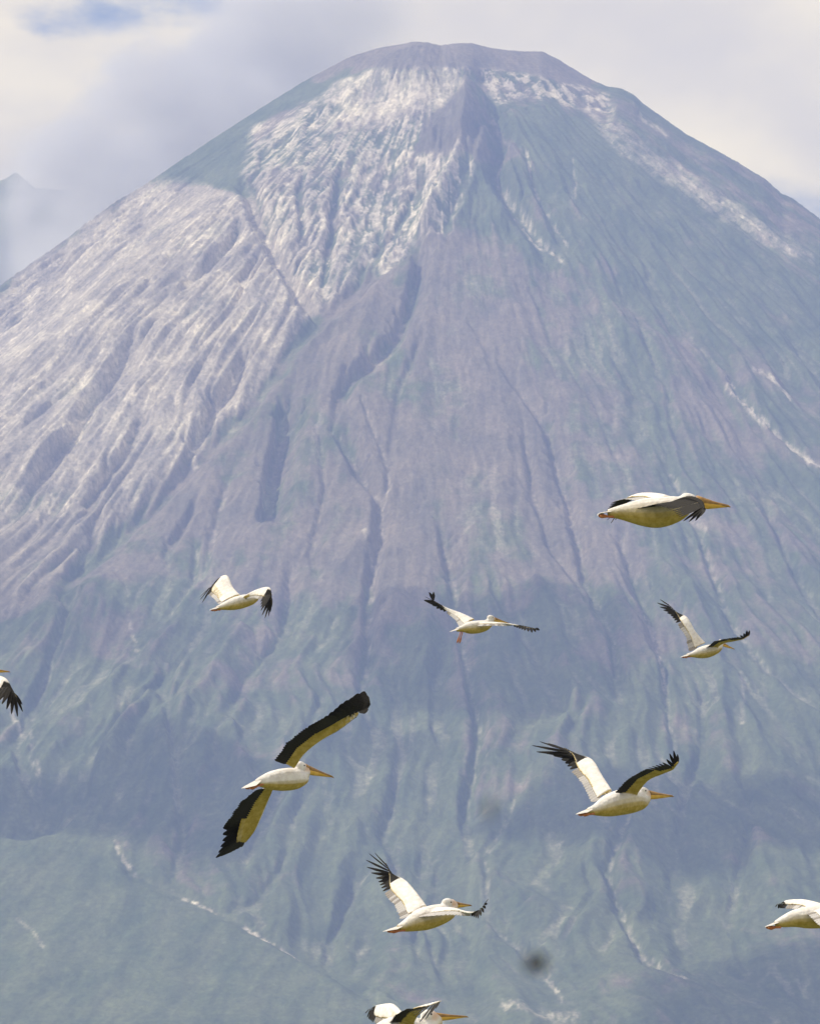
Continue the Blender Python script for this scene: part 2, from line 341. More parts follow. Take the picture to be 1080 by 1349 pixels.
# ---- surface covers as masks
PU, PV = project(X, Y, Z); PU = PU.astype(np.float32); PV = PV.astype(np.float32); zones()      # the covers follow the finished relief
fl = np.log1p(blur(flow, 1)); fl = np.clip((fl - 1.2) / 2.5, 0, 1)
wash = sstep(0.35, 0.9, fl)
n1 = fbm(X / 160, Y / 160, 4, 51); n2 = fbm(tw * 40, lr * 3.0, 4, 57); n3 = fbm(X / 22, Y / 30, 3, 61); n4 = 0.6 * fbm(tw * 110, lr * 5, 3, 67) + 0.6 * fbm(tw * 230, lr * 14, 2, 69)
conv = Z - blur(Z, 8)
fade = 1 - sstep(520, 790, PV + 40 * n1)
ash = zA * (0.25 + 0.75 * fade) * (0.42 + 0.20 * sstep(-.3, .3, n1) + 0.48 * sstep(0.0, 0.40, 0.6 * n4 + 0.5 * n3 + 0.25 * n2)) * sstep(-0.45 + 0.5 * (1 - fade), 0.15 + 0.5 * (1 - fade), 0.5 * n2 + 0.55 * n4 + 0.30 * n3 + 0.3 + 0.10 * np.clip(conv, -2, 2))
ash = np.maximum(ash, zB * (0.55 + 0.45 * sstep(-.05, .3, 0.6 * n3 + 0.7 * n4)) * sstep(-0.04, 0.26, 0.55 * n4 + 0.5 * n2 + 0.4 * n3 + 0.12 + 0.10 * np.clip(conv, -2, 2) + 0.25 * sstep(130, 90, PV)))
ash = np.maximum(ash, zRim * sstep(-0.15, 0.2, n3 + 0.5 * n4))
ash = np.maximum(ash, 0.42 * zBand * sstep(-0.25, 0.3, n3 + 0.6 * n4 + .15))
ash = np.maximum(ash, inside([(428, 132), (470, 98), (520, 88), (604, 88), (606, 110), (566, 150), (500, 152), (455, 148)], 6, 1.6) * (0.50 + 0.5 * sstep(-.2, .3, n3 + .5 * n4)))
ash = ash * (1 - zPyr) * (1 - zTop)
ash = np.maximum(ash, streak)
ash = np.maximum(ash, 0.20 * wash * sstep(-0.1, 0.5, n1 + 0.5 * n3) * (1 - zPlain) * (1 - zShoulder) * sstep(600, 900, RR))
ash = np.clip(ash, 0, 1)
veg = 0.62 + 0.9 * n1 + 0.45 * n2 + 0.2 * n3 - 0.05 * np.clip(conv, -3, 3)
veg = veg - 0.36 * zFan - 0.9 * zTop - 0.6 * zPyr + 0.9 * zShoulder + 0.7 * zPlain - 0.5 * zA
veg += 0.35 * inside([(620, 150), (760, 150), (1100, 360), (1100, 480), (900, 420), (760, 360), (560, 300)], 20, 2) + 0.38 * sstep(740, 1100, PV)
veg = np.clip(veg, 0, 1)
tint = np.clip(0.5 - 0.5 * zPyr + 0.9 * fbm(X / 60, Y / 90, 4, 71) + 0.3 * n4, 0, 1)

def grid_mesh(name, X, Y, Z):
    ny, nx = X.shape
    co = np.stack([X, Y, Z], -1).reshape(-1, 3).astype(np.float32)
    me = bpy.data.meshes.new(name)
    me.vertices.add(len(co)); me.vertices.foreach_set('co', co.ravel())
    i = np.arange(nx * ny).reshape(ny, nx)
    q = np.stack([i[:-1, :-1], i[:-1, 1:], i[1:, 1:], i[1:, :-1]], -1).reshape(-1, 4).astype(np.int32)
    me.loops.add(q.size); me.loops.foreach_set('vertex_index', q.ravel())
    me.polygons.add(len(q)); me.polygons.foreach_set('loop_start', np.arange(0, q.size, 4, dtype=np.int32))
    me.update(); me.validate()
    me.polygons.foreach_set('use_smooth', np.ones(len(q), bool))
    return me
def attr(me, name, A):
    a = me.attributes.new(name, 'FLOAT', 'POINT'); a.data.foreach_set('value', np.ascontiguousarray(A, np.float32).ravel())

def mountain_mat():
    m = bpy.data.materials.new('volcanic_slope'); m.use_nodes = True; nt = m.node_tree
    bs = nt.nodes['Principled BSDF']; bs.inputs['Roughness'].default_value = 0.95; bs.inputs['Specular IOR Level'].default_value = 0.1
    A = lambda n: N(nt, 'ShaderNodeAttribute', attribute_name=n).outputs['Fac']
    tc = N(nt, 'ShaderNodeTexCoord')
    fine = N(nt, 'ShaderNodeTexNoise', i_Scale=0.09, i_Detail=5.0, i_Roughness=0.65); L(nt, tc.outputs['Object'], fine.inputs['Vector'])
    hi = N(nt, 'ShaderNodeTexNoise', i_Scale=0.22, i_Detail=3.0, i_Roughness=0.7); mph = N(nt, 'ShaderNodeMapping'); mph.inputs['Scale'].default_value = (1.0, 0.55, 0.55); L(nt, tc.outputs['Object'], mph.inputs[0]); L(nt, mph.outputs[0], hi.inputs['Vector'])
    fine2 = N(nt, 'ShaderNodeTexNoise', i_Scale=0.03, i_Detail=4.0, i_Roughness=0.6); L(nt, tc.outputs['Object'], fine2.inputs['Vector'])
    t = A('tint')
    soil = mixc(nt, t, (0.176, 0.156, 0.115), (0.285, 0.235, 0.170))
    green = mixc(nt, t, (0.094, 0.122, 0.055), (0.163, 0.184, 0.088))
    ashc = mixc(nt, t, (0.42, 0.365, 0.30), (0.92, 0.82, 0.61))
    fv = math_n(nt, 'ADD', A('veg'), math_n(nt, 'MULTIPLY', math_n(nt, 'SUBTRACT', fine2.outputs[0], 0.5), 0.9), True)
    c = mixc(nt, mapr(nt, fv, 0.25, 0.75), soil, green)
    fa = math_n(nt, 'ADD', A('ash'), math_n(nt, 'MULTIPLY', math_n(nt, 'SUBTRACT', math_n(nt, 'MULTIPLY', math_n(nt, 'ADD', fine.outputs[0], hi.outputs[0]), 0.5), 0.5), math_n(nt, 'MULTIPLY', A('ash'), 2.6)), True)
    c = mixc(nt, fa, c, ashc)
    br = mapr(nt, fine.outputs[0], 0.25, 0.75, 0.80, 1.20, False)
    br = math_n(nt, 'MULTIPLY', br, mapr(nt, A('grain'), 0.0, 1.0, 0.80, 1.20, False))
    br = math_n(nt, 'MULTIPLY', br, mapr(nt, hi.outputs[0], 0.25, 0.75, 0.74, 1.26, False))
    c = mixc(nt, 1.0, c, N_rgb(nt, br), 'MULTIPLY')
    L(nt, c, bs.inputs['Base Color'])
    bp = N(nt, 'ShaderNodeBump', i_Strength=0.6, i_Distance=3.0); L(nt, fine.outputs[0], bp.inputs['Height']); L(nt, bp.outputs[0], bs.inputs['Normal'])
    return m
def N_rgb(nt, v):
    n = nt.nodes.new('ShaderNodeCombineColor')
    for i in range(3): nt.links.new(v, n.inputs[i])
    return n.outputs[0]
M_slope = mountain_mat()
me = grid_mesh('mountain', X, Y, Z)
attr(me, 'ash', ash); attr(me, 'veg', veg); attr(me, 'tint', tint); attr(me, 'grain', np.clip(0.5 + 0.8 * fbm(tw * 210, lr * 9, 3, 77) + 0.5 * fbm(X / 9, Y / 26, 2, 78), 0, 1))
mt = link('mountain', me, M_slope); tag(mt, kind='structure')

# outer flanks and plain, one coarse sheet a little lower than the detailed face
def axis(lo, hi, a, b, fine_, n):
    mid = np.arange(a, b + 1, fine_); t = np.linspace(0, 1, n)[1:] ** 2.2
    return np.concatenate([(a + (lo - a) * t)[::-1], mid, b + (hi - b) * t])
ox = axis(-14000, 14000, -4000, 4000, 60, 40); oy = np.append(axis(-6000, 9700, 4000, 9640, 60, 30)[:-29], [9700.0, 9775.0])
OX, OY = np.meshgrid(ox, oy); OB, OR, OT = base_h(OX, OY)
tw2 = OT + 0.05 * fbm(OX / 420, OY / 420, 3, 3); lr2 = np.log(OR / 400 + 1)
OZ = OB + sstep(260, 900, OR) * sstep(6500, 4000, OR) * (40 * (ridged(tw2 * 7.5, lr2 * 1.8, 2, 1) - .5) + 24 * (ridged(tw2 * 19 + 3, lr2 * 3.6, 3, 5) - .5))
ins = sstep(1300, 1000, np.abs(OX)) * sstep(4700, 5300, OY) * sstep(10000, 9700, OY)
OZ = OZ - 75 * ins - 260 * sstep(1200, 1000, np.abs(OX)) * sstep(8300, 8900, OY) * sstep(10900, 9900, OY)
flat = sstep(4200, 2600, OY); OZ = OZ * (1 - flat) + flat * np.minimum(OZ, 0) + flat * 3 * fbm(OX / 900, OY / 900, 3, 81)
gme = grid_mesh('ground', OX, OY, OZ)
gv = np.clip(0.8 + 0.5 * fbm(OX / 300, OY / 300, 3, 85), 0, 1)
attr(gme, 'ash', np.zeros_like(OZ)); attr(gme, 'veg', gv); attr(gme, 'grain', np.full(OX.shape, .5)); attr(gme, 'tint', np.clip(0.6 + fbm(OX / 200, OY / 200, 3, 88), 0, 1))
gr = link('ground', gme, M_slope); tag(gr, kind='structure')

# a further ridge with a small dark peak, behind on the left
FD = 13200.0
fx = np.arange(-1500, 700, 9.0); fy = np.arange(11900, 14400, 14.0)
FX, FY = np.meshgrid(fx, fy)
crest_u = np.array([-600, -200, -60, -20, 16, 42, 60, 110, 180, 235, 262, 300, 360, 470, 700]); crest_v = np.array([330, 275, 250, 238, 218, 240, 238, 246, 236, 190, 164, 158, 190, 240, 300])
cu = 540 + FPX * FX / FD
cz = CAM_Z + FD * np.tan(PITCH + (674.5 - np.interp(cu, crest_u, crest_v)) / FPX)
dyr = FY - (FD + 60 * fbm(FX / 200, FX * 0, 2, 91))
FZ = cz - 0.62 * np.abs(dyr) - 18 + 24 * fbm(FX / 160, FY / 260, 4, 93) * sstep(20, 200, np.abs(dyr)) + 22 * (ridged(FX / 110, FY / 500, 3, 95) - .5) * sstep(10, 120, np.abs(dyr))
FZ = np.maximum(FZ, 0)
fme = grid_mesh('far_ridge', FX, FY, FZ)
attr(fme, 'ash', np.clip(fbm(FX / 60, FY / 200, 3, 99) - .25, 0, 1)); attr(fme, 'grain', np.full(FX.shape, .5)); attr(fme, 'veg', np.full(FX.shape, .8)); attr(fme, 'tint', np.clip(.4 + fbm(FX / 90, FY / 90, 3, 97), 0, 1))
fr = link('hills', fme, M_slope); tag(fr, kind='structure')

# ------------------------------------------------------------------ air and clouds
def box_mesh(name, lo, hi):
    v = [(x, y, z) for x in (lo[0], hi[0]) for y in (lo[1], hi[1]) for z in (lo[2], hi[2])]
    f = [(0, 1, 3, 2), (4, 6, 7, 5), (0, 4, 5, 1), (2, 3, 7, 6), (0, 2, 6, 4), (1, 5, 7, 3)]
    me = bpy.data.meshes.new(name); me.from_pydata(v, [], f); me.update(); return me
hm = bpy.data.materials.new('blue_air'); hm.use_nodes = True; nt = hm.node_tree; nt.nodes.clear()
pv = N(nt, 'ShaderNodeVolumePrincipled', i_Density=9.7e-5, i_Anisotropy=0.0); pv.inputs['Color'].default_value = (0.37, 0.488, 0.985, 1)
pv.inputs['Absorption Color'].default_value = (0, 0, 0, 1)
L(nt, pv.outputs[0], N(nt, 'ShaderNodeOutputMaterial').inputs['Volume'])
ZLOW = float(OZ.min()) - 3
hz = link('haze', box_mesh('haze', (-14020, -6020, ZLOW), (14020, 9790, float(Z.max()) + 25)), hm); tag(hz, kind='stuff')

def surf_at(u, v):
    """where the sight line through pixel u, v meets the smooth cone"""
    lo = np.full(np.shape(u), 3000.0); hi = np.full(np.shape(u), 9700.0)
    dx = (u - 540) / FPX; b = (674.5 - v) / FPX
    def h(t):
        x = dx * t; y = t * cP - b * t * sP; z = CAM_Z + t * sP + b * t * cP
        return z - base_h(x, y)[0], x, y, z
    for _ in range(40):
        md = (lo + hi) / 2; f = h(md)[0]
        lo = np.where(f > 0, md, lo); hi = np.where(f > 0, hi, md)
    f, x, y, z = h(hi); return x, y, z

cm = bpy.data.materials.new('cloud_vapour'); cm.use_nodes = True; nt = cm.node_tree; nt.nodes.clear()
vs = N(nt, 'ShaderNodeVolumeScatter', i_Density=0.022, i_Anisotropy=0.3); vs.inputs['Color'].default_value = (.98, .98, .98, 1)
L(nt, vs.outputs[0], N(nt, 'ShaderNodeOutputMaterial').inputs['Volume'])
def cloud_over(poly, zc, seed, thick=70):
    P = np.array(poly, float); u0, v0 = P.min(0) - 10; u1, v1 = P.max(0) + 10
    nu = max(16, int((u1 - u0) / 9)); nv = max(12, int((v1 - v0) / 6))
    U, V = np.meshgrid(np.linspace(u0, u1, nu), np.linspace(v0, v1, nv))
    Uw = U + 16 * fbm(U / 60, V / 30, 3, seed); Vw = V + 11 * fbm(U / 60, V / 30, 3, seed + 7)
    Q = np.vstack([P, P[:1]]); d = np.full(U.shape, 1e9); ins = np.zeros(U.shape, bool)
    for i in range(len(P)):
        ax, ay = Q[i]; bx, by = Q[i + 1]; ex, ey = bx - ax, by - ay
        t = np.clip(((Uw - ax) * ex + (Vw - ay) * ey) / (ex * ex + ey * ey + 1e-9), 0, 1)
        d = np.minimum(d, np.hypot(Uw - ax - t * ex, Vw - ay - t * ey))
        if ay != by: ins ^= ((ay > Vw) != (by > Vw)) & (Uw < ex * (Vw - ay) / ey + ax)
    d = np.where(ins, d, 0)
    th = np.minimum(thick, 3.2 * d) * (1 + 0.6 * fbm(U / 30, V / 18, 3, seed + 9))
    x, y, z = surf_at(U, V); t = (zc - z) / to_sun.z
    x = x + t * to_sun.x; y = y + t * to_sun.y
    bm = bmesh.new(); vt = {}; vb = {}
    def vid(D, j, i, zz):
        if (j, i) not in D: D[(j, i)] = bm.verts.new((x[j, i], y[j, i], zz))
        return D[(j, i)]
    cells = set()
    for j in range(nv - 1):
        for i in range(nu - 1):
            if ins[j:j + 2, i:i + 2].sum() >= 3: cells.add((j, i))
    for j, i in cells:
        q = [(j, i), (j, i + 1), (j + 1, i + 1), (j + 1, i)]
        bm.faces.new([vid(vt, a, b, zc + 0.6 + th[a, b]) for a, b in q])
        bm.faces.new([vid(vb, a, b, zc - 0.6 - 0.25 * th[a, b]) for a, b in reversed(q)])
    for j, i in cells:
        for (a, b), n in ((((j, i), (j, i + 1)), (j - 1, i)), (((j, i + 1), (j + 1, i + 1)), (j, i + 1)), (((j + 1, i + 1), (j + 1, i)), (j + 1, i)), (((j + 1, i), (j, i)), (j, i - 1))):
            if n not in cells: bm.faces.new([vt[b], vt[a], vb[a], vb[b]])
    bmesh.ops.recalc_face_normals(bm, faces=bm.faces)
    me = bpy.data.meshes.new('cloud'); bm.to_mesh(me); bm.free()
    o = link('cloud', me, cm); tag(o, kind='stuff'); return o
CL = [([(-160, 740), (0, 775), (110, 768), (190, 800), (330, 830), (300, 870), (150, 860), (60, 860), (-160, 880)], 2150, 3, 14),
      ([(430, 790), (500, 772), (640, 778), (720, 768), (846, 800), (850, 880), (800, 940), (640, 950), (580, 930), (520, 930), (440, 870)], 2180, 13, 40),
      ([(-160, 960), (0, 1000), (120, 985), (190, 940), (300, 980), (350, 1010), (330, 1100), (280, 1160), (150, 1110), (0, 1090), (-160, 1090)], 2210, 23, 70),
      ([(690, 1050), (770, 1012), (900, 1018), (1000, 1012), (1250, 1020), (1250, 1140), (1000, 1130), (900, 1150), (780, 1130), (620, 1090), (560, 1060)], 2190, 33, 70),
      ([(850, 1290), (930, 1245), (1250, 1230), (1250, 1420), (840, 1420)], 2230, 43, 70),
      ([(380, 940), (470, 930), (560, 950), (500, 1000), (400, 990)], 2250, 53, 30)]
for c in CL: cloud_over(*c)

# mist that drifts between the left shoulder and the far ridge
mm = bpy.data.materials.new('mist_vapour'); mm.use_nodes = True; nt = mm.node_tree; nt.nodes.clear()
tc = N(nt, 'ShaderNodeTexCoord'); sx = N(nt, 'ShaderNodeSeparateXYZ'); L(nt, tc.outputs['Object'], sx.inputs[0])
mpn = N(nt, 'ShaderNodeMapping'); mpn.inputs['Scale'].default_value = (1, 1, 1.5); L(nt, tc.outputs['Object'], mpn.inputs[0])
nz = N(nt, 'ShaderNodeTexNoise', i_Scale=0.0034, i_Detail=5.0, i_Roughness=0.55); L(nt, mpn.outputs[0], nz.inputs['Vector'])
# upper limit rises to the right (x in metres, object origin at the world origin)
lim = math_n(nt, 'ADD', math_n(nt, 'MULTIPLY', sx.outputs[0], 0.95), 2850.0)
dz = math_n(nt, 'SUBTRACT', lim, sx.outputs[2])
dzn = math_n(nt, 'ADD', dz, math_n(nt, 'MULTIPLY', math_n(nt, 'SUBTRACT', nz.outputs[0], 0.5), 900.0))
d1 = mapr(nt, dzn, -10.0, 110.0)
low_ = mapr(nt, sx.outputs[2], 1700.0, 2050.0, 0.18, 1.0)
nn = mapr(nt, nz.outputs[0], 0.40, 0.60, 0.12, 1.0)
right_ = mapr(nt, sx.outputs[0], -300.0, 50.0, 1.0, 0.0)
dens = math_n(nt, 'MULTIPLY', math_n(nt, 'MULTIPLY', d1, low_), math_n(nt, 'MULTIPLY', nn, right_))
vs = N(nt, 'ShaderNodeVolumeScatter', i_Anisotropy=0.2); vs.inputs['Color'].default_value = (.95, .95, .96, 1)
L(nt, math_n(nt, 'MULTIPLY', math_n(nt, 'MULTIPLY', dens, mapr(nt, sx.outputs[0], -925.0, -850.0, 0.15, 1.0)), 0.0110), vs.inputs['Density'])
L(nt, vs.outputs[0], N(nt, 'ShaderNodeOutputMaterial').inputs['Volume'])
ms = link('cloud', box_mesh('cloud', (-2200, 11200, 1200), (300, 12350, 2750)), mm); tag(ms, kind='stuff')

# ------------------------------------------------------------------ pelicans
def feather_mat(name, c1, c2, rough=0.75, sub=0.0):
    m = bpy.data.materials.new(name); m.use_nodes = True; nt = m.node_tree; bs = nt.nodes['Principled BSDF']
    bs.inputs['Roughness'].default_value = rough; bs.inputs['Specular IOR Level'].default_value = 0.2
    tc = N(nt, 'ShaderNodeTexCoord'); nz = N(nt, 'ShaderNodeTexNoise', i_Scale=14.0, i_Detail=4.0); L(nt, tc.outputs['Object'], nz.inputs['Vector'])
    L(nt, mixc(nt, mapr(nt, nz.outputs[0], 0.3, 0.7), c1, c2), bs.inputs['Base Color'])
    if sub:
        tr = N(nt, 'ShaderNodeBsdfTranslucent'); tr.inputs[0].default_value = (*[c * 0.9 for c in c2], 1)
        mx = N(nt, 'ShaderNodeMixShader', i_0=sub); L(nt, bs.outputs[0], mx.inputs[1]); L(nt, tr.outputs[0], mx.inputs[2])
        L(nt, mx.outputs[0], nt.nodes['Material Output'].inputs[0])
    return m
M_black = feather_mat('black_flight_feather', (0.012, 0.011, 0.010), (0.030, 0.026, 0.022))
M_silver = feather_mat('silvery_vane', (0.30, 0.28, 0.27), (0.62, 0.60, 0.58))
M_tailf = feather_mat('white_tail_feather', (0.74, 0.70, 0.66), (0.84, 0.81, 0.76), sub=0.2)
M_bill = feather_mat('yellow_bill', (0.62, 0.36, 0.05), (0.74, 0.47, 0.10), 0.45)
M_bill_top = feather_mat('brown_bill_ridge', (0.26, 0.15, 0.06), (0.46, 0.27, 0.09), 0.45)
M_foot = feather_mat('orange_foot', (0.42, 0.14, 0.05), (0.55, 0.22, 0.08), 0.5)
M_eye = feather_mat('dark_eye', (0.02, 0.008, 0.006), (0.03, 0.01, 0.008), 0.1)
def plumage_mat():
    m = bpy.data.materials.new('white_plumage'); m.use_nodes = True; nt = m.node_tree; bs = nt.nodes['Principled BSDF']
    bs.inputs['Roughness'].default_value = 0.85; bs.inputs['Specular IOR Level'].default_value = 0.15
    tc = N(nt, 'ShaderNodeTexCoord')
    nz = N(nt, 'ShaderNodeTexNoise', i_Scale=13.0, i_Detail=6.0, i_Roughness=0.65); L(nt, tc.outputs['Object'], nz.inputs['Vector'])
    vo = N(nt, 'ShaderNodeTexVoronoi', i_Scale=26.0); L(nt, tc.outputs['Object'], vo.inputs['Vector'])
    und_shade = N(nt, 'ShaderNodeAttribute', attribute_name='under').outputs['Fac']
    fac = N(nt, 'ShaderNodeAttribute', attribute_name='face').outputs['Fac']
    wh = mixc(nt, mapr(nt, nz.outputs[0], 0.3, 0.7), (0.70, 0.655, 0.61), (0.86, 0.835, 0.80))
    shade_ochre = mixc(nt, mapr(nt, nz.outputs[0], 0.3, 0.7), (0.38, 0.275, 0.05), (0.55, 0.41, 0.12))  # yellow breast tint plus underside shade and grass bounce painted into the colour
    c = mixc(nt, und_shade, wh, shade_ochre); c = mixc(nt, fac, c, (0.72, 0.46, 0.30))
    c = mixc(nt, N(nt, 'ShaderNodeAttribute', attribute_name='black').outputs['Fac'], c, (0.022, 0.020, 0.018))
    L(nt, c, bs.inputs['Base Color'])
    bp = N(nt, 'ShaderNodeBump', i_Strength=0.5, i_Distance=0.01); L(nt, vo.outputs['Distance'], bp.inputs['Height']); L(nt, bp.outputs[0], bs.inputs['Normal'])
    return m
M_plume = plumage_mat()

def vane_mesh(name, tipw, mats, notch=0.0):
    """unit feather: quill at the origin, tip at +X 1, width 1 in Y, top face +Z"""
    st = [(0.0, .16), (.12, .42), (.35, .5), (.60, .5), (.80, .43 * tipw + .05), (.94, .28 * tipw), (1.0, .03)]
    bm = bmesh.new(); top = []; bot = []
    for x, hw in st:
        cz = -0.10 * x * x
        top.append([bm.verts.new((x, -hw * .62, cz - .05 * hw)), bm.verts.new((x, 0, cz + .02)), bm.verts.new((x, hw, cz - .05 * hw))])
        bot.append([bm.verts.new((x, -hw * .62, cz - .05 * hw - .012)), bm.verts.new((x, 0, cz - .02)), bm.verts.new((x, hw, cz - .05 * hw - .012))])
    for a in range(len(st) - 1):
        for k in range(2):
            f = bm.faces.new([top[a][k], top[a + 1][k], top[a + 1][k + 1], top[a][k + 1]]); f.material_index = 0
            f = bm.faces.new([bot[a][k], bot[a][k + 1], bot[a + 1][k + 1], bot[a + 1][k]]); f.material_index = 1
        f = bm.faces.new([top[a][0], bot[a][0], bot[a + 1][0], top[a + 1][0]]); f.material_index = 1
        f = bm.faces.new([top[a][2], top[a + 1][2], bot[a + 1][2], bot[a][2]]); f.material_index = 1
    bm.faces.new([top[0][0], top[0][1], top[0][2], bot[0][2], bot[0][1], bot[0][0]]); bm.faces.new([bot[-1][0], bot[-1][1], bot[-1][2], top[-1][2], top[-1][1], top[-1][0]])
    bmesh.ops.recalc_face_normals(bm, faces=bm.faces)
    me = bpy.data.meshes.new(name); bm.to_mesh(me); bm.free()
    for m in mats: me.materials.append(m)
    return me
M_mid = feather_mat('brownish_vane', (0.14, 0.125, 0.115), (0.40, 0.37, 0.34))
V_sec2 = vane_mesh('outer_secondary', 1.0, (M_mid, M_black))
V_prim = vane_mesh('primary_feather', 0.62, (M_black, M_black))
V_sec = vane_mesh('secondary_feather', 1.0, (M_silver, M_black))
V_tail = vane_mesh('tail_feather', 1.1, (M_tailf, M_tailf))

def lerp(a, b, t): return a + (b - a) * t
def along(pts, t):
    """point at arc fraction t of a 3-D polyline"""
    ls = [(pts[i + 1] - pts[i]).length for i in range(len(pts) - 1)]; tot = sum(ls) or 1; d = t * tot
    for i, l in enumerate(ls):
        if d <= l or i == len(ls) - 1: return pts[i].lerp(pts[i + 1], max(0, min(1, d / max(l, 1e-6))))
        d -= l
def spline(P, n):
    out = []
    for i in range(len(P) - 1):
        p0, p1, p2, p3 = P[max(i - 1, 0)], P[i], P[i + 1], P[min(i + 2, len(P) - 1)]
        for k in range(n):
            t = k / n; out.append(.5 * ((2 * p1) + (-p0 + p2) * t + (2 * p0 - 5 * p1 + 4 * p2 - p3) * t * t + (-p0 + 3 * p1 - 3 * p2 + p3) * t ** 3))
    out.append(P[-1].copy()); return out
def ring_loft(bm, rings, cap=True):
    R_ = [[bm.verts.new(p) for p in r] for r in rings]; n = len(R_[0])
    for a, b in zip(R_, R_[1:]):
        for i in range(n): bm.faces.new([a[i], a[(i + 1) % n], b[(i + 1) % n], b[i]])
    if cap: bm.faces.new(R_[0][::-1]); bm.faces.new(R_[-1])
def tube(bm, pts, side, n=12, wy=1.0):
    """pts: list of (Vector, radius); side: the bird's sideways direction"""
    P = [p for p, r in pts]; rings = []
    for i, (p, r) in enumerate(pts):
        t = (P[min(i + 1, len(P) - 1)] - P[max(i - 1, 0)]).normalized()
        up = side.cross(t).normalized(); s2 = t.cross(up).normalized()
        rings.append([p + (s2 * math.cos(a) * wy + up * math.sin(a)) * r for a in [2 * math.pi * k / n for k in range(n)]])
    ring_loft(bm, rings)
def smooth_pts(pts, n=4):
    P = [Vector((p.x, p.y, p.z, r)) for p, r in pts]; S = spline(P, n)
    return [(Vector(q[:3]), max(q[3], .004)) for q in S]
def finish(name, bm, mat, parent):
    bmesh.ops.recalc_face_normals(bm, faces=bm.faces)
    me = bpy.data.meshes.new(name); bm.to_mesh(me); bm.free(); me.polygons.foreach_set('use_smooth', [True] * len(me.polygons))
    o = link(name, me, mat, parent); return o

